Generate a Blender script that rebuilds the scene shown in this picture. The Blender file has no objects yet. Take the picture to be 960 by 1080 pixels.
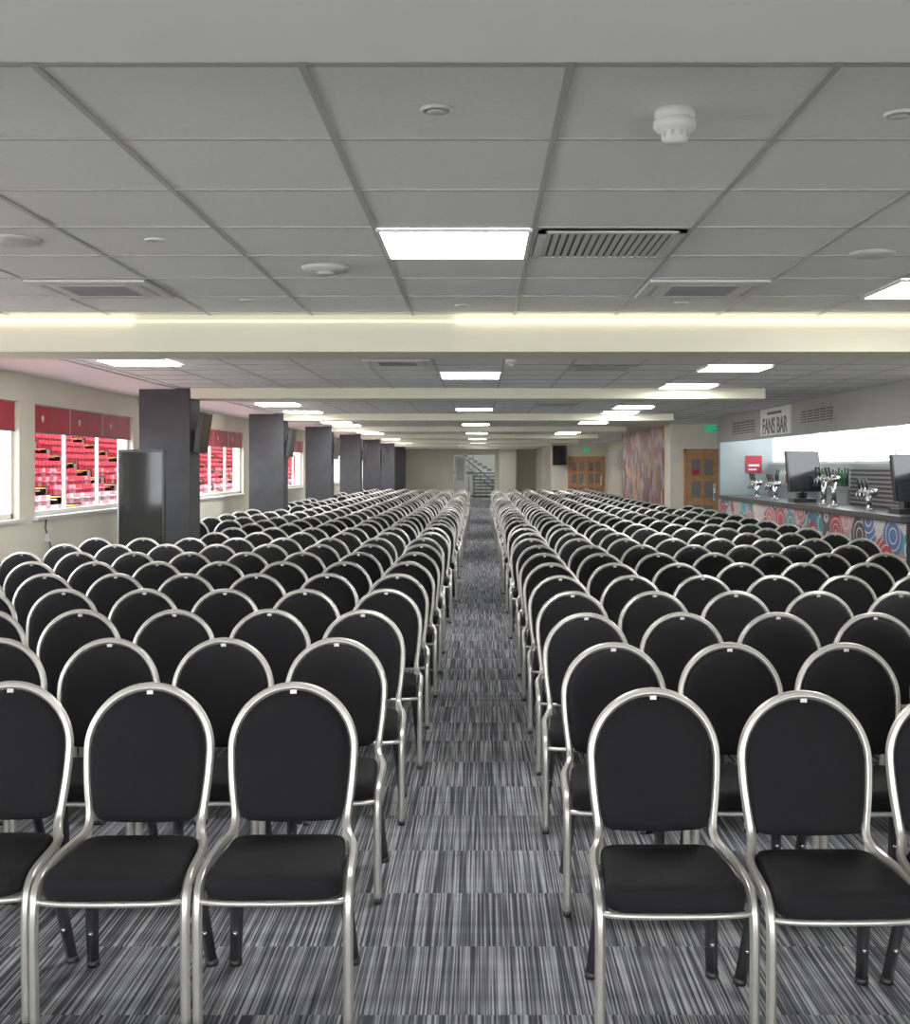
import bpy, math, random
from mathutils import Vector, Matrix
random.seed(7)
S=bpy.context.scene
COL=S.collection
# ---------------------------------------------------------------- materials
def mat(name,col,rough=.5,metal=0.0,emit=None,es=0,noise=0.0,nscale=30,bump=0.0,spec=None):
    m=bpy.data.materials.new(name); m.use_nodes=True
    nt=m.node_tree; b=nt.nodes['Principled BSDF']
    b.inputs['Base Color'].default_value=(*col,1)
    b.inputs['Roughness'].default_value=rough
    b.inputs['Metallic'].default_value=metal
    if spec is not None: b.inputs['Specular IOR Level'].default_value=spec
    if emit:
        b.inputs['Emission Color'].default_value=(*emit,1); b.inputs['Emission Strength'].default_value=es
    if noise>0 or bump>0:
        tc=nt.nodes.new('ShaderNodeTexCoord'); n=nt.nodes.new('ShaderNodeTexNoise')
        n.inputs['Scale'].default_value=nscale; n.inputs['Detail'].default_value=4
        nt.links.new(tc.outputs['Object'],n.inputs['Vector'])
        if noise>0:
            r=nt.nodes.new('ShaderNodeValToRGB')
            r.color_ramp.elements[0].position=.3; r.color_ramp.elements[1].position=.7
            r.color_ramp.elements[0].color=(*[c*(1-noise) for c in col],1)
            r.color_ramp.elements[1].color=(*[min(1,c*(1+noise)) for c in col],1)
            nt.links.new(n.outputs['Fac'],r.inputs['Fac']); nt.links.new(r.outputs['Color'],b.inputs['Base Color'])
        if bump>0:
            bp=nt.nodes.new('ShaderNodeBump'); bp.inputs['Strength'].default_value=bump; bp.inputs['Distance'].default_value=.002
            nt.links.new(n.outputs['Fac'],bp.inputs['Height']); nt.links.new(bp.outputs['Normal'],b.inputs['Normal'])
    return m
M={}
M['wall']=mat('cream_paint',(.80,.76,.62),.8,noise=.03,nscale=2)
M['wallgrey']=mat('blue_grey_paint',(.38,.44,.46),.7,noise=.03,nscale=2)
M['bulk']=mat('grey_bulkhead_paint',(.40,.40,.36),.7,noise=.03,nscale=2)
M['beam']=mat('beam_cream_paint',(.85,.82,.66),.7,noise=.02,nscale=2)
M['beamgrey']=mat('soffit_paint',(.84,.84,.79),.7,noise=.02,nscale=2)
M['tile']=mat('ceiling_tile',(.82,.83,.82),.9,noise=.03,nscale=60,bump=.3)
M['tbar']=mat('ceiling_tbar',(.48,.48,.48),.5,noise=.02)
M['plaster']=mat('margin_plaster_pink_bounce',(.82,.72,.74),.8,noise=.02,nscale=2)  # pink light reflected off the red seats is put into this colour
M['panel']=mat('light_panel_diffuser',(1,1,1),.5,emit=(1,.99,.96),es=27)
M['cove']=mat('cove_led',(1,1,.8),.5,emit=(1,.95,.66),es=1.7)
M['covedim']=mat('cove_led_dim',(1,1,.8),.5,emit=(1,.95,.66),es=.45)
M['whitepl']=mat('white_plastic',(.8,.8,.78),.4,noise=.02)
M['grill']=mat('vent_metal',(.6,.6,.59),.5,noise=.02)
M['dark']=mat('dark_gap',(.14,.14,.14),.8,noise=.05)
M['col']=mat('column_charcoal',(.036,.037,.043),.6,noise=.25,nscale=4,bump=.2)
M['black']=mat('black_plastic',(.018,.018,.02),.35,noise=.1)
M['screen']=mat('tv_screen',(.012,.013,.015),.12,noise=.1,nscale=3)
M['chrome']=mat('chrome',(.8,.8,.8),.18,metal=1)
M['alu']=mat('chair_aluminium',(.68,.665,.62),.34,metal=.75,noise=.05,nscale=40)
M['fab']=mat('chair_black_fabric',(.0075,.0075,.009),.8,noise=.2,nscale=300,bump=.5,spec=.18)
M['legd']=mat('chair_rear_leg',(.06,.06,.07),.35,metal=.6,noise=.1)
M['red']=mat('red_banner',(.46,.02,.04),.6,noise=.08,nscale=5)
M['frame']=mat('window_frame_white',(.75,.74,.72),.5,noise=.02)
M['wood']=mat('door_wood',(.52,.25,.10),.5,noise=.2,nscale=8)
M['counter']=mat('counter_top',(.03,.03,.032),.3,noise=.1)
M['conc']=mat('stand_concrete',(.10,.05,.055),.85,noise=.15,nscale=1,spec=.1)
M['yellow']=mat('step_yellow',(.50,.33,.02),.7,noise=.1,spec=.1)
M['seatred']=mat('stadium_seat_red',(.25,.003,.015),.7,noise=.1,nscale=3,spec=.1)
M['seatpink']=mat('stadium_seat_overexposed_pink',(.34,.10,.13),.7,noise=.1,nscale=3,spec=.1)  # overexposure of the lower rows is put into the seat colour
M['seatwhite']=mat('stadium_seat_overexposed_white',(.38,.30,.31),.7,noise=.1,nscale=3,spec=.1)  # same overexposed paleness, nearer white
M['terr']=mat('bounce_paving_pink',(.62,.40,.42),.8,noise=.1,nscale=2)  # bright pink so that it bounces tinted light upwards
M['green']=mat('exit_green',(.0,.32,.12),.5,emit=(0,.5,.2),es=.4)
M['white']=mat('white_print',(.85,.85,.85),.6,noise=.01)
M['steel']=mat('brushed_steel',(.45,.46,.48),.35,metal=.6,noise=.1)
M['steeldark']=mat('stair_steel',(.12,.13,.14),.5,metal=.3,noise=.1)
M['hall']=mat('hall_paint',(.50,.52,.49),.7,noise=.03,nscale=2)
M['grass']=mat('pitch_grass',(.16,.26,.10),.9,noise=.2,nscale=.4)
M['paper']=mat('paper',(.7,.7,.66),.7,noise=.05)

def glassmat():
    m=bpy.data.materials.new('window_glass'); m.use_nodes=True; nt=m.node_tree
    for n in list(nt.nodes): nt.nodes.remove(n)
    o=nt.nodes.new('ShaderNodeOutputMaterial'); mx=nt.nodes.new('ShaderNodeMixShader')
    t=nt.nodes.new('ShaderNodeBsdfTransparent'); g=nt.nodes.new('ShaderNodeBsdfGlossy'); g.inputs['Roughness'].default_value=.02
    t.inputs['Color'].default_value=(.93,.95,.95,1)
    mx.inputs[0].default_value=.03
    nt.links.new(t.outputs[0],mx.inputs[1]); nt.links.new(g.outputs[0],mx.inputs[2]); nt.links.new(mx.outputs[0],o.inputs[0])
    return m
M['glass']=glassmat()

def carpet():
    m=bpy.data.materials.new('striped_carpet'); m.use_nodes=True; nt=m.node_tree; L=nt.links
    b=nt.nodes['Principled BSDF']; b.inputs['Roughness'].default_value=.95; b.inputs['Specular IOR Level'].default_value=.1
    tc=nt.nodes.new('ShaderNodeTexCoord')
    sep=nt.nodes.new('ShaderNodeSeparateXYZ'); L.new(tc.outputs['Object'],sep.inputs[0])
    def math_(op,a,bv=None,c=None):
        n=nt.nodes.new('ShaderNodeMath'); n.operation=op
        for i,v in enumerate((a,bv,c)):
            if v is None: continue
            if isinstance(v,(int,float)): n.inputs[i].default_value=v
            else: L.new(v,n.inputs[i])
        return n.outputs[0]
    ty=math_('FLOOR',math_('MULTIPLY',sep.outputs['Y'],2.0))
    tx=math_('FLOOR',math_('MULTIPLY',sep.outputs['X'],2.0))
    off=math_('ADD',math_('MULTIPLY',ty,7.31),math_('MULTIPLY',tx,3.17))
    cb=nt.nodes.new('ShaderNodeCombineXYZ')
    L.new(math_('MULTIPLY',sep.outputs['X'],150.0),cb.inputs[0])
    L.new(math_('ADD',math_('MULTIPLY',sep.outputs['Y'],1.1),off),cb.inputs[1]); L.new(off,cb.inputs[2])
    n1=nt.nodes.new('ShaderNodeTexNoise'); n1.inputs['Scale'].default_value=1; n1.inputs['Detail'].default_value=1.0; n1.inputs['Roughness'].default_value=.5
    L.new(cb.outputs[0],n1.inputs['Vector'])
    r=nt.nodes.new('ShaderNodeValToRGB'); e=r.color_ramp.elements
    e[0].position=.38; e[0].color=(.045,.047,.055,1)
    e[1].position=.66; e[1].color=(.40,.405,.43,1)
    k=e.new(.50); k.color=(.13,.133,.147,1)
    L.new(n1.outputs['Fac'],r.inputs['Fac'])
    cb2=nt.nodes.new('ShaderNodeCombineXYZ'); L.new(tx,cb2.inputs[0]); L.new(ty,cb2.inputs[1])
    wn=nt.nodes.new('ShaderNodeTexWhiteNoise'); L.new(cb2.outputs[0],wn.inputs['Vector'])
    sc=math_('MULTIPLY_ADD',wn.outputs['Value'],.12,.94)
    cb3=nt.nodes.new('ShaderNodeCombineXYZ')
    L.new(math_('MULTIPLY',sep.outputs['X'],.5),cb3.inputs[0]); L.new(math_('MULTIPLY',sep.outputs['Y'],12.0),cb3.inputs[1])
    n2=nt.nodes.new('ShaderNodeTexNoise'); n2.inputs['Scale'].default_value=1; n2.inputs['Detail'].default_value=1
    L.new(cb3.outputs[0],n2.inputs['Vector'])
    sc2=math_('MULTIPLY',sc,math_('MULTIPLY_ADD',n2.outputs['Fac'],.8,.6))
    mx=nt.nodes.new('ShaderNodeVectorMath'); mx.operation='SCALE'; L.new(r.outputs['Color'],mx.inputs[0]); L.new(sc2,mx.inputs['Scale'])
    L.new(mx.outputs[0],b.inputs['Base Color'])
    return m
M['carpet']=carpet()

def patch_mat(name,cols,scale,vec=(1,1,1),rings=True,ringcol=(.62,.58,.57),freq=26):
    m=bpy.data.materials.new(name); m.use_nodes=True; nt=m.node_tree; L=nt.links
    b=nt.nodes['Principled BSDF']; b.inputs['Roughness'].default_value=.5
    tc=nt.nodes.new('ShaderNodeTexCoord'); mp=nt.nodes.new('ShaderNodeMapping'); mp.inputs['Scale'].default_value=vec
    L.new(tc.outputs['Object'],mp.inputs[0])
    v=nt.nodes.new('ShaderNodeTexVoronoi'); v.inputs['Scale'].default_value=scale; L.new(mp.outputs[0],v.inputs['Vector'])
    s=nt.nodes.new('ShaderNodeSeparateColor'); L.new(v.outputs['Color'],s.inputs[0])
    r=nt.nodes.new('ShaderNodeValToRGB'); r.color_ramp.interpolation='CONSTANT'; e=r.color_ramp.elements
    n=len(cols)
    e[0].position=0; e[0].color=(*cols[0],1); e[1].position=1/n; e[1].color=(*cols[1],1)
    for i in range(2,n):
        k=e.new(i/n); k.color=(*cols[i],1)
    L.new(s.outputs[0],r.inputs['Fac'])
    out=r.outputs['Color']
    if rings:
        mm=nt.nodes.new('ShaderNodeMath'); mm.operation='MULTIPLY'; mm.inputs[1].default_value=freq; L.new(v.outputs['Distance'],mm.inputs[0])
        sn=nt.nodes.new('ShaderNodeMath'); sn.operation='SINE'; L.new(mm.outputs[0],sn.inputs[0])
        g=nt.nodes.new('ShaderNodeMath'); g.operation='GREATER_THAN'; g.inputs[1].default_value=.8; L.new(sn.outputs[0],g.inputs[0])
        mx=nt.nodes.new('ShaderNodeMix'); mx.data_type='RGBA'; L.new(g.outputs[0],mx.inputs[0])
        L.new(out,mx.inputs[6]); mx.inputs[7].default_value=(*ringcol,1); out=mx.outputs[2]
    L.new(out,b.inputs['Base Color'])
    return m
M['barmural']=patch_mat('bar_front_graphics',[(.42,.03,.04),(.55,.52,.52),(.03,.03,.04),(.50,.16,.18),(.05,.30,.34),(.55,.30,.30),(.08,.08,.10),(.42,.05,.06),(.6,.5,.40),(.05,.12,.3)],3.4,vec=(1,.7,1))
M['mural']=patch_mat('wall_mural_print',[(.26,.05,.05),(.40,.27,.22),(.07,.06,.08),(.30,.14,.11),(.50,.40,.36),(.12,.13,.2),(.45,.25,.1)],3.2,rings=False)

# ---------------------------------------------------------------- mesh builder
class MB:
    def __init__(s): s.v=[];s.f=[];s.mi=[];s.sm=[];s.mats=[]
    def m(s,name):
        mt=M[name]
        if mt not in s.mats: s.mats.append(mt)
        return s.mats.index(mt)
    def add(s,vs,fs,mname,smooth=False):
        o=len(s.v); k=s.m(mname)
        s.v+= [tuple(p) for p in vs]
        for f in fs: s.f.append(tuple(i+o for i in f)); s.mi.append(k); s.sm.append(smooth)
    def box(s,x0,x1,y0,y1,z0,z1,mname,xf=None):
        vs=[Vector(p) for p in ((x0,y0,z0),(x1,y0,z0),(x1,y1,z0),(x0,y1,z0),(x0,y0,z1),(x1,y0,z1),(x1,y1,z1),(x0,y1,z1))]
        if xf: vs=[xf@p for p in vs]
        s.add(vs,[(0,3,2,1),(4,5,6,7),(0,1,5,4),(1,2,6,5),(2,3,7,6),(3,0,4,7)],mname)
        return s
    def sweep(s,pts,rad,mname,seg=10,flute=0,cap=True,xf=None):
        pts=[Vector(p) for p in pts]; n=len(pts)
        T=[]
        for i in range(n):
            a=pts[max(0,i-1)]; b=pts[min(n-1,i+1)]; T.append((b-a).normalized())
        ref=Vector((1,0,0)) if abs(T[0].x)<.8 else Vector((0,0,1))
        N=(ref-T[0]*ref.dot(T[0])).normalized(); vs=[]
        for i in range(n):
            if i>0: N=(N-T[i]*N.dot(T[i])).normalized()
            B=T[i].cross(N); r=rad[i] if isinstance(rad,(list,tuple)) else rad
            for j in range(seg):
                a=2*math.pi*j/seg; rr=r*(1+(.10*math.cos(flute*a) if flute else 0))
                p=pts[i]+N*(rr*math.cos(a))+B*(rr*math.sin(a)); vs.append(xf@p if xf else p)
        fs=[]
        for i in range(n-1):
            for j in range(seg):
                k=(j+1)%seg; fs.append((i*seg+j,i*seg+k,(i+1)*seg+k,(i+1)*seg+j))
        if cap: fs.append(tuple(range(seg-1,-1,-1))); fs.append(tuple(range((n-1)*seg,n*seg)))
        s.add(vs,fs,mname,True); return s
    def cyl(s,p0,p1,r,mname,seg=16,r1=None,xf=None):
        return s.sweep([p0,p1],[r,r if r1 is None else r1],mname,seg,xf=xf)
    def rings(s,rings,mname):
        n=len(rings[0]); vs=[p for r in rings for p in r]; fs=[]
        for i in range(len(rings)-1):
            for j in range(n):
                k=(j+1)%n; fs.append((i*n+j,i*n+k,(i+1)*n+k,(i+1)*n+j))
        fs.append(tuple(range(n-1,-1,-1))); fs.append(tuple(range((len(rings)-1)*n,len(rings)*n)))
        s.add(vs,fs,mname,True)
    def make(s,name,loc=(0,0,0),rotz=0,parent=None,recenter=True):
        me=bpy.data.meshes.new(name)
        loc=Vector(loc)
        if recenter and loc.length==0 and s.v:
            xs=[p[0] for p in s.v]; ys=[p[1] for p in s.v]; zs=[p[2] for p in s.v]
            c=Vector(((min(xs)+max(xs))/2,(min(ys)+max(ys))/2,min(zs)))
            s.v=[(p[0]-c.x,p[1]-c.y,p[2]-c.z) for p in s.v]; loc=c
        me.from_pydata(s.v,[],s.f)
        for mt in s.mats: me.materials.append(mt)
        me.polygons.foreach_set('material_index',s.mi); me.polygons.foreach_set('use_smooth',s.sm)
        me.update()
        ob=bpy.data.objects.new(name,me); ob.location=loc; ob.rotation_euler=(0,0,rotz)
        COL.objects.link(ob)
        if parent: ob.parent=parent
        return ob
def box(name,x0,x1,y0,y1,z0,z1,m): return MB().box(x0,x1,y0,y1,z0,z1,m).make(name)

HC=2.52; EYE=1.62
WL=-4.4
cys=[13.6+6.45*k for k in range(7)]
# ---------------------------------------------------------------- shell
fl=MB().box(WL-.2,6.2,-6,64,-.1,0,'carpet').make('floor',recenter=False)
box('ceiling',WL-.2,6.2,-6.2,60.2,HC,HC+.25,'tile')
g=MB()
x=-3.4
while x<4.2:
    g.box(x-.009,x+.009,-6,60,HC-.005,HC-.0005,'tbar'); x+=.6
y=-5.15
while y<60:
    g.box(-3.5,4.2,y-.009,y+.009,HC-.0045,HC-.0005,'tbar'); y+=.6
g.make('ceiling_grid')
MB().box(WL,-3.5,-6,60,HC-.012,HC-.0005,'plaster').make('trim_ceiling_margin')

def beam(y0,y1,x0,x1,zb=2.33,m='beam'):
    return MB().box(x0,x1,y0,y1,zb,HC-.001,m).make('ceiling_beam')
beam(.6,2.08,WL+.001,4.59,2.33,'beamgrey')
beam(7.02,7.5,WL+.001,4.59,2.30)
for cy in cys:
    beam(cy+.01,cy+.49,-3.335,3.27 if cy<45 else 2.7,2.40)
for a,b,mm in ((-4.3,-2.05,'cove'),(-2.05,-.15,'covedim'),(-.15,4.3,'cove')):
    MB().box(a,b,6.99,7.019,HC-.048,HC-.034,mm).make('cove_light_strip')

# ---- left wall with windows
wl=MB(); sill=1.12; head=2.24
wins=[(-4.6,-1.3),(-.9,2.4),(2.8,4.2+.0),(4.6,7.6),(8.0,11.3),(11.7,15.0),(15.4,18.1),(18.5,22.0),(22.6,25.6),(26.4,29.4),(30.4,33.4),(34.4,37.6),(38.6,41.8),(43,46.2),(47.4,50.6),(52,55.4)]
wl.box(WL-.2,WL,-6,60,0,sill,'wall'); wl.box(WL-.2,WL,-6,60,head,HC-.001,'wall')
prev=-6
for a,b in wins:
    wl.box(WL-.2,WL,prev,a,sill,head,'wall'); prev=b
wl.box(WL-.2,WL,prev,60,sill,head,'wall')
wl.make('wall_left')
for i,(a,b) in enumerate(wins):
    w=MB(); X0=WL-.14; X1=WL-.06; t=.05
    w.box(X0,X1,a,a+t,sill,head,'frame').box(X0,X1,b-t,b,sill,head,'frame').box(X0,X1,a,b,sill,sill+t,'frame').box(X0,X1,a,b,head-t,head,'frame')
    n=3
    for k in range(1,n):
        yy=a+(b-a)*k/n; w.box(X0+.02,X1-.02,yy-.012,yy+.012,sill,head,'frame')
    w.box(X0+.035,X0+.041,a+t,b-t,sill+t,head-t,'glass')
    w.make('window_%d'%(i+1))
    r=MB(); r.box(WL-.05,WL-.035,a+.02,b-.02,1.97,head-.01,'red')
    for k in range(1,n*2):
        yy=a+(b-a)*k/(n*2); r.box(WL-.036,WL-.033,yy-.006,yy+.006,1.97,head-.01,'frame' if k%2==0 else 'dark')
    r.box(WL-.05,WL-.03,a+.02,b-.02,1.955,1.97,'dark')
    for k in range(n):
        yy=a+(b-a)*(k+.5)/n
        r.cyl((WL-.036,yy-.25,2.10),(WL-.031,yy-.25,2.10),.035,'paper',14)
    r.make('window_blind')
    s_=MB().box(WL,WL+.04,a-.05,b+.05,sill-.03,sill,'frame').make('trim_sill_%d'%(i+1))
MB().box(WL+.0,WL+.015,-6,60,0,.1,'frame').make('baseboard_left')

rw=MB(); rw.box(WL-.2,4.8,-6.2,-6,0,.1,'wall').box(WL-.2,4.8,-6.2,-6,2.45,HC,'wall')  # unseen rear wall, wide openings put in to let daylight reach the room
for xx in (-4.6,-2.4,-.2,2.0,4.5): rw.box(xx,xx+.12,-6.2,-6,.1,2.45,'wall')
rw.make('wall_rear')

# ---- right side shell
MB().box(4.6,4.8,-6,12.0,0,HC-.001,'wall').make('wall_right')
MB().box(4.6,6.2,12.0,12.15,0,HC-.001,'wallgrey').make('wall_bar_near')
bw=MB(); bw.box(5.35,5.55,12.15,22,0,1.66,'wallgrey').box(5.35,5.55,12.15,22,2.40,HC-.001,'wallgrey')
bw.make('wall_bar_back')
wb=MB()
wb.box(5.40,5.46,12.15,22,1.66,1.70,'frame').box(5.40,5.46,12.15,22,2.36,2.40,'frame')
for k in range(7):
    yy=12.2+9.7*k/6; wb.box(5.40,5.46,yy-.02,yy+.02,1.70,2.36,'frame')
wb.box(5.43,5.435,12.2,21.9,1.70,2.36,'glass')
wb.make('window_bar')
MB().box(4.45,6.2,22,22.15,0,HC-.001,'wallgrey').make('wall_bar_far')
bk=MB(); bk.box(4.4,4.6,12.0,22.0,2.07,HC-.001,'bulk'); bk.make('wall_bar_bulkhead')
MB().box(5.1,5.3,22.15,25,0,HC-.001,'wallgrey').make('wall_lobby')
MB().box(4.0,5.3,25,25.15,0,HC-.001,'wall').make('wall_door_return')
MB().box(4.0,4.2,25.15,33.5,0,HC-.001,'wall').make('wall_mural')
MB().box(4.0,5.1,33.35,33.5,0,HC-.001,'wall').make('wall_mural_return')
MB().box(4.9,5.1,33.5,46.2,0,HC-.001,'wall').make('wall_right_far')
MB().box(2.75,4.9,46,46.2,0,HC-.001,'wall').make('wall_double_door')
MB().box(2.75,2.95,46.2,60,0,HC-.001,'wall').make('wall_corridor')
fw=MB(); fw.box(WL-.2,-1.35,60,60.2,0,HC-.001,'wall').box(.72,2.95,60,60.2,0,HC-.001,'wall').box(-1.35,.72,60,60.2,2.2,HC-.001,'wall'); fw.make('wall_far')
sh=MB(); sh.box(-3,-2.9,60.25,67,0,5,'hall').box(2.4,2.5,60.25,67,0,5,'hall').box(-3,2.5,66.9,67,0,5,'hall').box(-3,2.5,60.25,67,5,5.1,'hall').box(-3,2.5,64,67,-.1,-.001,'conc').box(-3,2.5,60.2,60.3,2.52,5,'hall')
sh.make('wall_stair_hall')
l=MB(); l.box(-1.2,1.2,62.0,62.8,4.95,4.99,'panel'); l.make('hall_fill_light')  # unseen panel added to brighten the stair hall
st=MB()
for k in range(8):
    st.box(-.35,.95,61.4+.28*k,61.4+.28*(k+1),.0,.17*(k+1)-.03,'steeldark')
    st.box(-.35,.95,61.39+.28*k,61.4+.28*(k+1),.17*(k+1)-.03,.17*(k+1),'whitepl')
st.box(-2.5,2.3,63.64,64.9,1.2,1.36,'steeldark')
for k in range(10):
    st.box(.6-.26*(k+1),.6-.26*k,64.0,64.9,1.36+.15*k,1.36+.15*(k+1),'steeldark')
for xx in (-.38,.98):
    st.sweep([(xx,61.35,.95),(xx,63.6,2.3)],.04,'steeldark',8)
    for k in range(0,9,2): st.cyl((xx,61.45+.28*k,0),(xx,61.45+.28*k,1.0+.165*k),.02,'steeldark',6)
st.sweep([(.9,61.3,.6),(-.9,61.3,2.15)],.045,'steeldark',8)
st.sweep([(.9,61.3,.25),(-.9,61.3,1.8)],.03,'steeldark',8)
for k in range(7):
    q=.9-.3*k; st.cyl((q,61.3,.0),(q,61.3,.6+(.9-q)*.861),.02,'steeldark',6)
st.make('staircase')
d=MB(); d.box(-1.3,-.75,60.05,60.12,0,2.15,'frame').box(-1.22,-.83,60.03,60.055,.9,2.0,'hall'); d.make('door_3')
MB().box(.95,1.75,58.5,59.999,0,HC-.001,'beam').make('wall_pilaster')

def door(name,x0,x1,y,h,leaves,panes):
    d=MB(); d.box(x0-.06,x0,y-.05,y-.001,0,h+.06,'wood').box(x1,x1+.06,y-.05,y-.001,0,h+.06,'wood').box(x0-.06,x1+.06,y-.05,y-.001,h,h+.06,'wood')
    w=(x1-x0)/leaves
    for l in range(leaves):
        a=x0+w*l+.006; b=x0+w*(l+1)-.006
        d.box(a,b,y-.04,y-.002,.005,h-.004,'wood')
        for (pz0,pz1) in panes:
            d.box(a+w*.55,b-w*.14,y-.045,y-.039,pz0*h,pz1*h,'glasd')
            d.box(a+w*.14,b-w*.55,y-.045,y-.039,pz0*h,pz1*h,'glasd')
        d.cyl((b-.06,y-.08,.95),(b-.06,y-.08,1.2),.012,'chrome',8)
        d.box(b-.10,b-.04,y-.046,y-.04,.9,1.25,'chrome')
        d.box(a+.1,a+.25,y-.046,y-.04,1.45,1.55,'red')
    d.make(name)
M['glasd']=mat('door_glass_dark',(.22,.20,.19),.1,noise=.05)
door('door_1',4.34,5.0,25,1.93,1,[(.15,.42),(.5,.68),(.74,.92)])
door('door_2',3.45,4.75,46,1.95,2,[(.15,.42),(.5,.68),(.74,.92)])

for cy in cys:
    c=MB().box(-3.92,-3.34,cy,cy+.5,0,HC-.001,'col').box(-3.935,-3.325,cy-.015,cy+.515,0,.12,'black')
    c.make('column')
for cy in cys[:5]:
    t=MB(); xf=Matrix.Translation((-3.25,cy+.1,2.0))@Matrix.Rotation(math.radians(8),4,'Y')
    t.box(-.03,.03,-.05,.4,-.22,.25,'black',xf).box(.03,.034,-.03,.38,-.2,.23,'screen',xf).box(-.09,-.03,.15,.25,-.05,.05,'black',xf)
    t.make('wall_tv')
t=MB(); xf=Matrix.Translation((-3.60,12.6,0))@Matrix.Rotation(math.radians(-10),4,'Z')
t.box(-.26,.26,-.03,.03,.55,1.80,'black',xf).box(-.24,.24,-.034,-.03,.60,1.77,'screen',xf).box(-.03,.03,.0,.06,.05,.6,'black',xf).box(-.28,.28,-.2,.2,0,.05,'black',xf)
t.box(-.262,-.25,-.036,.03,.55,1.80,'steel',xf)
t.make('display_screen')
t=MB(); t.box(WL,WL+.05,11.95,12.1,.86,.98,'whitepl').sweep([(WL+.02,11.95,1.12),(WL+.03,11.9,1.0),(WL+.02,12.0,.9),(WL+.03,12.05,.8),(WL+.02,12.0,.75)],.008,'black',6)
t.make('socket_box')

# ---------------------------------------------------------------- ceiling fittings
def tile_light(xc,yc):
    l=MB(); z=HC-.006
    l.box(xc-.28,xc+.28,yc-.28,yc+.28,z-.012,z,'panel')
    for a in ((-.295,-.28,-.295,.295),(.28,.295,-.295,.295),(-.28,.28,-.295,-.28),(-.28,.28,.28,.295)):
        l.box(xc+a[0],xc+a[1],yc+a[2],yc+a[3],z-.012,z,'whitepl')
    l.make('ceiling_light_panel')
for yc in (4.75,11.65,18.55,25.15,31.75,38.35,44.9,51.5,57.0,-2.15): tile_light(-.1,yc)
for yc in (10.15,17.1,19.5,24.0,25.9,30.4,32.0,37.0,38.6,43.5,45.0,-3.8): tile_light(-2.92,yc)
for yc in (5.95,10.75,13.15,17.9,19.6,24.3,30.6,32.1,37.3,43.5,-2.15): tile_light(2.3,yc)
def vent(x0,x1,y0,y1):
    v=MB(); z=HC-.006
    v.box(x0,x1,y0,y1,z-.006,z,'dark')
    for a in ((x0,x1,y0,y0+.03),(x0,x1,y1-.03,y1),(x0,x0+.03,y0,y1),(x1-.03,x1,y0,y1)): v.box(*a,z-.012,z,'tile2')
    n=17
    for k in range(n):
        xx=x0+.04+(x1-x0-.08)*k/(n-1); v.box(xx-.009,xx+.009,y0+.03,y1-.03,z-.011,z-.004,'grill')
    v.make('air_vent_grille')
M['tile2']=mat('cassette_plastic',(.72,.72,.70),.5,noise=.02)
vent(.22,.78,4.47,5.03); vent(.82,1.38,10.5,11.0); vent(.82,1.38,17.1,17.6)
def cassette(x0,x1,y0,y1):
    v=MB(); z=HC-.006
    v.box(x0,x1,y0,y1,z-.012,z,'tile2')
    cx=(x0+x1)/2; cy=(y0+y1)/2
    v.box(cx-.17,cx+.17,cy-.17,cy+.17,z-.015,z-.012,'grill')
    for k in range(9): v.box(cx-.16,cx+.16,cy-.155+.036*k,cy-.147+.036*k,z-.017,z-.015,'dark')
    for a in ((x0+.04,x0+.065,y0+.1,y1-.1),(x1-.065,x1-.04,y0+.1,y1-.1),(x0+.1,x1-.1,y0+.04,y0+.065),(x0+.1,x1-.1,y1-.065,y1-.04)): v.box(*a,z-.0145,z-.012,'tbar')
    v.make('air_conditioning_cassette')
cassette(-2.19,-1.61,5.67,6.23); cassette(.81,1.39,5.67,6.23); cassette(-1.0,-.42,9.9,10.45); cassette(.8,1.38,14.8,15.4)
def downlight(x,y,r=.042):
    v=MB(); z=HC
    def ring(rr,zz): return [(x+rr*math.cos(2*math.pi*i/24),y+rr*math.sin(2*math.pi*i/24),zz) for i in range(24)]
    v.rings([ring(r,z-.0005),ring(r,z-.006),ring(r*.82,z-.009),ring(r*.74,z-.004)],'whitepl')
    v.cyl((x,y,z-.0095),(x,y,z-.009),r*.6,'grill',20)
    v.make('downlight')
for x_,y_ in ((-.11,2.98),(-1.29,4.7),(1.07,3.02),(-1.26,6.4),(-.1,6.6),(1.1,6.5),(1.9,4.6),(-1.3,9.2),(-.1,9.0),(1.1,9.1),(-1.3,15),(1.2,16.3)): downlight(x_,y_)
def smoke(x,y,s=1):
    v=MB()
    prof=[(.050,0),(.052,.018),(.047,.022),(.047,.026),(.054,.030),(.054,.044),(.049,.052),(.036,.056),(.034,.074),(.026,.084)]
    rg=[[(x+r*s*math.cos(2*math.pi*i/28),y+r*s*math.sin(2*math.pi*i/28),HC-.0005-h*s) for i in range(28)] for r,h in prof]
    v.rings(rg,'whitepl')
    for k in range(10):
        a=2*math.pi*k/10; cx,cy=x+.0345*s*math.cos(a),y+.0345*s*math.sin(a)
        v.box(-.002,.0015,-.004,.004,-.072*s,-.058*s,'tbar',Matrix.Translation((cx,cy,HC))@Matrix.Rotation(a,4,'Z'))
    v.make('smoke_detector')
smoke(.49,2.99); smoke(.25,9.8,.9)
v=MB(); v.cyl((-.7,5.35,HC-.02),(-.7,5.35,HC),.10,'grill',24,.11).cyl((-.7,5.35,HC-.035),(-.7,5.35,HC-.02),.04,'tbar',18).make('ceiling_sensor')
v=MB(); v.cyl((-1.86,4.7,HC-.012),(-1.86,4.7,HC),.105,'grill',28,.115).make('ceiling_speaker')
v=MB(); v.cyl((1.65,5.0,HC-.012),(1.65,5.0,HC),.09,'grill',28,.1).make('ceiling_speaker')

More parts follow.
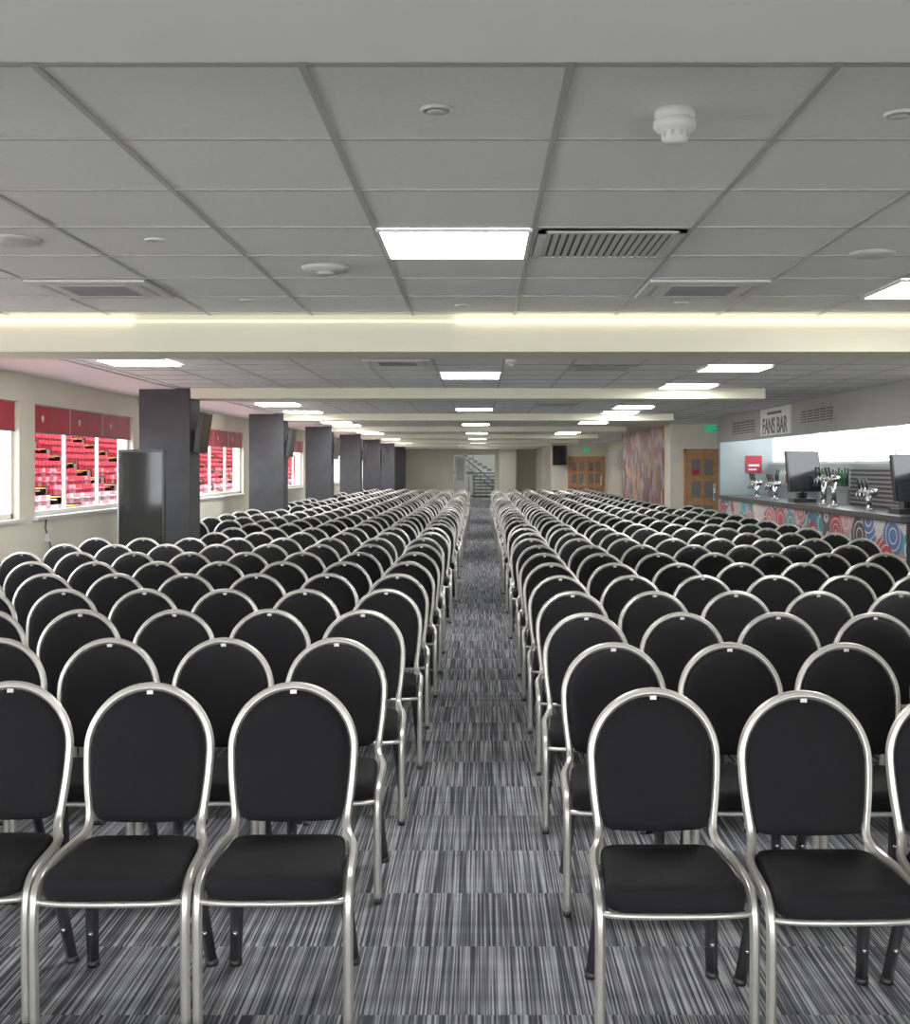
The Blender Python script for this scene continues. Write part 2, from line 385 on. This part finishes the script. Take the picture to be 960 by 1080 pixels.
# ---------------------------------------------------------------- bar
b=MB()
b.box(4.42,4.95,12.3,21.8,.001,1.04,'black').box(4.405,4.42,12.3,21.8,.12,1.02,'barmural').box(4.34,5.0,12.25,21.85,1.04,1.10,'counter')
b.box(4.36,4.40,12.3,21.8,.14,.16,'steel').box(4.40,4.42,12.3,21.8,.0,.12,'black')
b.make('bar_counter')
def tapfont(y,n,h,x=4.62):
    t=MB(); z=1.10
    t.cyl((x,y,z),(x,y,z+.02),.06,'chrome',20)
    t.cyl((x,y,z+.02),(x,y,z+h),.035,'chrome',18)
    t.sweep([(x,y-.07*n,z+h),(x,y+.07*n,z+h)],.045,'chrome',16)
    for k in range(n):
        yy=y-.07*n+.14*(k+.5)
        t.sweep([(x-.03,yy,z+h),(x-.10,yy,z+h-.01),(x-.11,yy,z+h-.10)],.012,'chrome',8)
        t.sweep([(x-.06,yy,z+h+.02),(x-.09,yy,z+h+.15)],[.01,.022],'black',8)
        t.cyl((x-.05,yy,z+h+.0),(x-.065,yy,z+h+.0),.03,'white',12)
    t.make('beer_tap')
tapfont(15.5,2,.36); tapfont(15.95,2,.36); tapfont(14.1,3,.22); tapfont(18.6,3,.25); tapfont(19.8,3,.25)
def till(y,s=1.0,x=4.66):
    c=MB(); c.box(x-.16,x+.16,y-.1,y+.25,1.10,1.16,'black')
    xf=Matrix.Translation((x,y,1.16+.32*s))@Matrix.Rotation(math.radians(25),4,'Z')@Matrix.Rotation(math.radians(-8),4,'X')
    c.box(-.26*s,.26*s,-.02,.02,-.24*s,.27*s,'black',xf).box(-.245*s,.245*s,-.024,-.02,-.225*s,.255*s,'screen',xf)
    c.cyl((x,y+.04,1.16),(x,y+.05,1.40),.03,'black',10); c.box(x-.06,x+.06,y+.04,y+.2,1.16,1.24,'black')
    c.make('till_monitor')
till(17.1,1.15); till(12.95,1.0,4.70)
c=MB(); c.box(5.05,5.34,12.3,21.7,.001,.9,'black').box(5.02,5.34,12.3,21.7,.9,.94,'counter'); c.make('back_bar_cabinet')
c=MB()
c.box(5.12,5.34,12.6,16.4,.94,1.62,'steel')
for k in range(11): c.box(5.10,5.12,12.65,16.35,.98+.057*k,1.01+.057*k,'black')
c.make('roller_shutter')
c=MB(); c.box(5.15,5.34,16.6,21.4,1.30,1.33,'steel')
for yy in (16.7,18.8,21.3): c.box(5.16,5.33,yy-.015,yy+.015,.94,1.30,'steel')
c.make('bottle_shelf')
def bottle(mb,x,y,z,mname,h=.28,r=.036):
    prof=[(r,0),(r,h*.6),(r*.9,h*.66),(r*.38,h*.78),(r*.36,h*.96),(r*.45,h*.97),(r*.45,h)]
    mb.rings([[(x+q*math.cos(2*math.pi*i/10),y+q*math.sin(2*math.pi*i/10),z+hh) for i in range(10)] for q,hh in prof],mname)
M['botg']=mat('bottle_green',(.03,.12,.05),.15,noise=.1); M['botb']=mat('bottle_amber',(.3,.12,.03),.15,noise=.1); M['botc']=mat('bottle_clear',(.5,.55,.55),.1,noise=.1)
bb=MB()
for k in range(30): bottle(bb,5.24,16.75+.145*k,1.33,random.choice(['botg','botb','botc','black']),random.uniform(.22,.28))
bb.make('spirit_bottles')
s=MB(); s.box(4.37,4.399,16.75,18.5,2.09,2.50,'white'); sg=s.make('bar_sign')
def text(body,loc,size,rot,mt,parent=None,name='lettering'):
    cu=bpy.data.curves.new(name,'FONT'); cu.body=body; cu.size=size; cu.extrude=.002; cu.align_x='CENTER'; cu.align_y='CENTER'; cu.offset=.006
    cu.materials.append(M[mt]); o=bpy.data.objects.new(name,cu); COL.objects.link(o); o.rotation_euler=rot; o.location=loc
    if parent:
        o.parent=parent; o.location=Vector(loc)-parent.location
    return o
R90=math.pi/2
text('FANS BAR',(4.367,17.62,2.22),.33,(R90,0,-R90),'black',sg)
mk=MB(); mk.box(4.364,4.368,17.2,18.05,2.40,2.44,'black'); o=mk.make('stand_in_mark'); o.parent=sg; o.location-=sg.location
def bulkgrille(y0,y1,z0,z1):
    v=MB(); v.box(4.375,4.399,y0,y1,z0,z1,'bulk')
    n=max(2,int((y1-y0)/.3)); w=(y1-y0)/n
    for k in range(n):
        v.box(4.37,4.376,y0+w*k+.03,y0+w*(k+1)-.03,z0+.03,z1-.03,'dark')
        for j in range(4): v.box(4.366,4.371,y0+w*k+.03,y0+w*(k+1)-.03,z0+.05+j*(z1-z0-.08)/4,z0+.06+j*(z1-z0-.08)/4,'grill')
    v.make('wall_vent_grille')
bulkgrille(14.7,16.2,2.18,2.40); bulkgrille(18.9,20.6,2.14,2.40)
p=MB(); p.box(4.92,5.22,21.98,21.999,1.5,1.82,'red').box(4.97,5.17,21.975,21.98,1.62,1.66,'white').box(4.97,5.12,21.975,21.98,1.55,1.58,'white').make('wall_notice')
MB().box(3.97,3.999,25.8,33.0,.7,2.5,'mural').make('mural_poster')
p=MB(); p.box(4.87,4.899,41.5,45.6,1.55,2.15,'whitepl').box(4.865,4.872,41.7,45.4,1.6,2.1,'paper').make('whiteboard')
p=MB(); xf=Matrix.Translation((3.05,45.7,2.05))@Matrix.Rotation(math.radians(-50),4,'Z')
p.box(-.35,.35,-.04,.04,-.38,.38,'black',xf).box(-.33,.33,-.045,-.04,-.36,.36,'screen',xf).box(-.05,.05,.04,.2,-.05,.05,'black',xf).make('wall_tv')
def exitsign(x,y,z):
    e=MB(); e.box(x-.13,x+.13,y-.03,y,z-.06,z+.06,'green')
    w='white'; yy0,yy1=y-.034,y-.03
    def bar(a,b,t):
        a=Vector((a[0],0,a[1]));b=Vector((b[0],0,b[1]));dv=(b-a);L_=dv.length; ang=math.atan2(dv.z,dv.x)
        xf=Matrix.Translation((x+a.x,0,z+a.z))@Matrix.Rotation(-ang,4,'Y'); e.box(0,L_,yy0,yy1,-t/2,t/2,w,xf)
    bar((-.06,.02),(-.075,-.02),.016); bar((-.075,-.02),(-.05,-.055),.012); bar((-.075,-.02),(-.105,-.045),.012); bar((-.06,.015),(-.03,.0),.01); bar((-.06,.015),(-.09,.01),.01)
    e.cyl((x-.052,yy0,z+.042),(x-.052,yy1,z+.042),.012,w,10)
    bar((.02,0),(.11,0),.014); bar((.11,0),(.08,.03),.012); bar((.11,0),(.08,-.03),.012)
    e.make('exit_sign')
exitsign(4.87,24.999,2.42); exitsign(4.1,45.999,2.25)
for (xx,zz) in ((4.12,1.8),): MB().box(xx-.07,xx+.07,24.985,24.999,zz-.1,zz+.1,'paper').make('wall_notice')
MB().box(3.0,3.25,45.985,45.999,1.2,1.5,'paper').make('wall_notice')
t=MB(); t.box(-3.2,-1.2,40.0,40.8,.72,.76,'white')
for xx in (-3.1,-1.3):
    for yy in (40.06,40.74): t.cyl((xx,yy,0),(xx,yy,.72),.02,'steel',8)
t.box(-3.2,-1.2,40.0,40.02,.3,.72,'black')
t.make('folding_table')

# ---------------------------------------------------------------- chairs
def catmull(P,sub=3):
    P=[Vector(p) for p in P]; out=[]
    for i in range(len(P)-1):
        p0=P[max(0,i-1)];p1=P[i];p2=P[i+1];p3=P[min(len(P)-1,i+2)]
        for j in range(sub):
            t=j/sub
            out.append(.5*((2*p1)+(-p0+p2)*t+(2*p0-5*p1+4*p2-p3)*t*t+(-p0+3*p1-3*p2+p3)*t**3))
    out.append(P[-1]); return out
def yb(z): return -(.92-z)*.17
c=MB()
half=[]
A=.195; ZC=.712; B_=.195
for k in range(0,9):
    th=math.pi/2*(1-k/8); z=ZC+B_*math.sin(th); half.append((A*math.cos(th),yb(z),z))
for x_,z in ((.192,.64),(.185,.57),(.178,.515)): half.append((x_,yb(z),z))
half+=[(.177,-.085,.482),(.186,-.112,.460),(.201,-.155,.448),(.210,-.23,.443),(.2135,-.32,.440),(.2145,-.40,.430),(.2150,-.443,.402),(.2150,-.460,.355),(.2150,-.463,.28),(.2150,-.458,.14),(.2150,-.452,.012)]
hs=catmull(half,3)
full=[Vector((-p.x,p.y,p.z)) for p in reversed(hs)]+hs[1:]
c.sweep(full,.0132,'alu',24,flute=6)
for sx in (-1,1):
    c.cyl((sx*.215,-.452,0),(sx*.215,-.452,.02),.0145,'black',12)
def padoutline():
    o=[]; a=.186; b=.185
    n=14
    for k in range(n+1):
        th=math.pi*k/n; o.append((a*math.cos(th),ZC+b*math.sin(th)))
    left=[(-.183,.64),(-.176,.57),(-.169,.53),(-.157,.505),(-.135,.493),(-.06,.489),(0,.488)]
    o+=left
    o+=[(-x_,z) for x_,z in reversed(left[:-1])]
    return o
o=padoutline(); cz=.70
def pr(sc,off):
    return [(x_*sc, yb(cz+(z-cz)*sc)+off, cz+(z-cz)*sc) for x_,z in o]
c.rings([pr(.30,-.030),pr(.6,-.029),pr(.85,-.025),pr(.95,-.018),pr(.99,-.008),pr(1,.002),pr(.985,.012),pr(.9,.017),pr(.3,.018)],'fab')
z=.893; c.box(-.010,.010,yb(z)-.019,yb(z)-.010,z-.009,z+.006,'alu')
def seatout():
    pts=[]
    corners=[(-.196,-.485,.055),(.196,-.485,.055),(.178,-.085,.05),(-.178,-.085,.05)]
    for i,(cx,cy,r) in enumerate(corners):
        ccx=cx+(r if cx<0 else -r); ccy=cy+(r if cy<-.3 else -r); a0=[math.pi,1.5*math.pi,0,.5*math.pi][i]
        for k in range(6):
            a=a0+math.pi/2*k/5; pts.append((ccx+r*math.cos(a),ccy+r*math.sin(a)))
    return pts
so=seatout(); scy=-.285
def sr(sc,z,cr=0): return [(x_*sc,scy+(y_-scy)*sc,z+cr) for x_,y_ in so]
c.rings([sr(.93,.384),sr(.985,.390),sr(1.0,.405),sr(1.005,.424),sr(.995,.442),sr(.96,.453),sr(.88,.459),sr(.6,.463),sr(.25,.464)],'fab')
fr=catmull([(-.213,-.445,.377),(-.19,-.466,.377),(-.12,-.478,.377),(0,-.482,.377),(.12,-.478,.377),(.19,-.466,.377),(.213,-.445,.377)],3)
c.sweep(fr,.0085,'alu',10)
for sx in (-1,1):
    c.sweep([(sx*.205,-.44,.377),(sx*.185,-.10,.377)],.009,'alu',8)
    a=Vector((sx*.160,-.13,.40)); bb_=Vector((sx*.176,-.055,.2)); cc=Vector((sx*.192,.012,.0))
    c.sweep([a,bb_,cc],[.022,.021,.019],'legd',4)
    c.cyl((sx*.192,.010,0),(sx*.191,.006,.022),.022,'black',8)
    c.cyl((sx*.183,-.045,.125),(sx*.180,-.055,.125),.007,'chrome',8)
    c.sweep([(sx*.178,-.085,.48),(sx*.172,-.11,.40)],.011,'alu',8)
c.sweep([(-.165,-.13,.380),(.165,-.13,.380)],.011,'legd',8)
proto=c.make('banquet_chair',recenter=False)
import bmesh
bm=bmesh.new(); bm.from_mesh(proto.data); bmesh.ops.recalc_face_normals(bm,faces=bm.faces); bm.to_mesh(proto.data); bm.free()
first=True
def place(x,y):
    global first
    rz=random.gauss(0,.012)
    if first: o=proto; first=False
    else:
        o=bpy.data.objects.new('banquet_chair',proto.data); COL.objects.link(o)
    o.location=(x,y,0); o.rotation_euler=(0,0,rz)
def blocked(x,y):
    for cy in cys:
        if x+.25>-3.94 and x-.25<-3.32 and y+.05>cy-.02 and y-.52<cy+.52: return True
    if x-.25<-3.3 and y+.05>12.35 and y-.52<12.9: return True
    return False
for k in range(35):
    dx=.0 if k==0 else random.gauss(0,.01)
    y=3.86+.98*k
    x0=-.605+min(k,3)*.022+dx
    for j in range(8):
        x=x0-.461*j; yy=y+random.gauss(0,.008)
        if not blocked(x,yy): place(x,yy)
    y=3.74+.98*k; x0=.543-min(k,2)*.012+dx
    n=7 if (y<11 or y>21.5) else 8
    for j in range(n):
        place(x0+.461*j,y+random.gauss(0,.008)-(.03 if (k==0 and j>0) else 0))

# ---------------------------------------------------------------- outside stand
st=MB(); rows=26; Y0,Y1=18,170
for k in range(rows):
    st.box(-18.4-.8*(k+1),-18.4-.8*k,Y0,Y1,-3,-1.15+.42*k,'conc')
ais=[24+11*i for i in range(13)]
for ay in ais:
    for k in range(rows):
        X=-18.4-.8*k; z=-1.15+.42*k
        st.box(X-.8,X-.02,ay,ay+1.9,z+.001,z+.02,'yellow'); st.box(X-.02,X+.0,ay,ay+1.9,z-.36,z,'yellow')
st.make('stadium_terrace')
se=MB()
for k in range(rows):
    X=-18.4-.8*k; z=-1.15+.42*k
    y=Y0+.3
    while y<Y1-.3:
        if not any(ay-.3<y<ay+2.2 for ay in ais):
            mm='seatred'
            if k<3: mm='seatpink' if random.random()<.7 else 'seatwhite'  # lowest rows get the overexposed seat colours
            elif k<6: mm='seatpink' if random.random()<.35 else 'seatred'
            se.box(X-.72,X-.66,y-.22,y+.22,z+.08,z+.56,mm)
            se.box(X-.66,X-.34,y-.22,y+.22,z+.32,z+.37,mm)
        y+=.54
se.make('stadium_seats')
MB().box(-60,WL-.3,7,200,-3.2,-3,'grass').make('ground')
tr=MB().box(-9.0,WL-.25,-10,75,-.6,-.3,'terr').make('added_bounce_walkway')  # unseen reflector, added to bounce pink light onto the left ceiling

# ---------------------------------------------------------------- light
w=bpy.data.worlds.new('World'); S.world=w; w.use_nodes=True
bg=w.node_tree.nodes['Background']; bg.inputs[0].default_value=(.98,.99,1,1); bg.inputs[1].default_value=6.8
sun=bpy.data.lights.new('sun','SUN'); sun.energy=3.0; sun.angle=math.radians(1); sun.color=(1,.96,.9)
so_=bpy.data.objects.new('sun',sun); COL.objects.link(so_); so_.rotation_euler=Vector((-.6,-.25,-.75)).to_track_quat('-Z','Y').to_euler(); so_.location=(0,0,20)

# ---------------------------------------------------------------- camera
cam=bpy.data.cameras.new('camera'); co=bpy.data.objects.new('camera',cam); COL.objects.link(co)
co.location=(0,0,EYE); co.rotation_euler=(R90,0,0)
cam.sensor_width=36; cam.lens=1250/1080*36; cam.shift_x=-27/1080; cam.shift_y=-48/1080; cam.clip_end=500
S.camera=co
S.view_settings.view_transform='Standard'; S.view_settings.exposure=0.18; S.view_settings.gamma=1.16
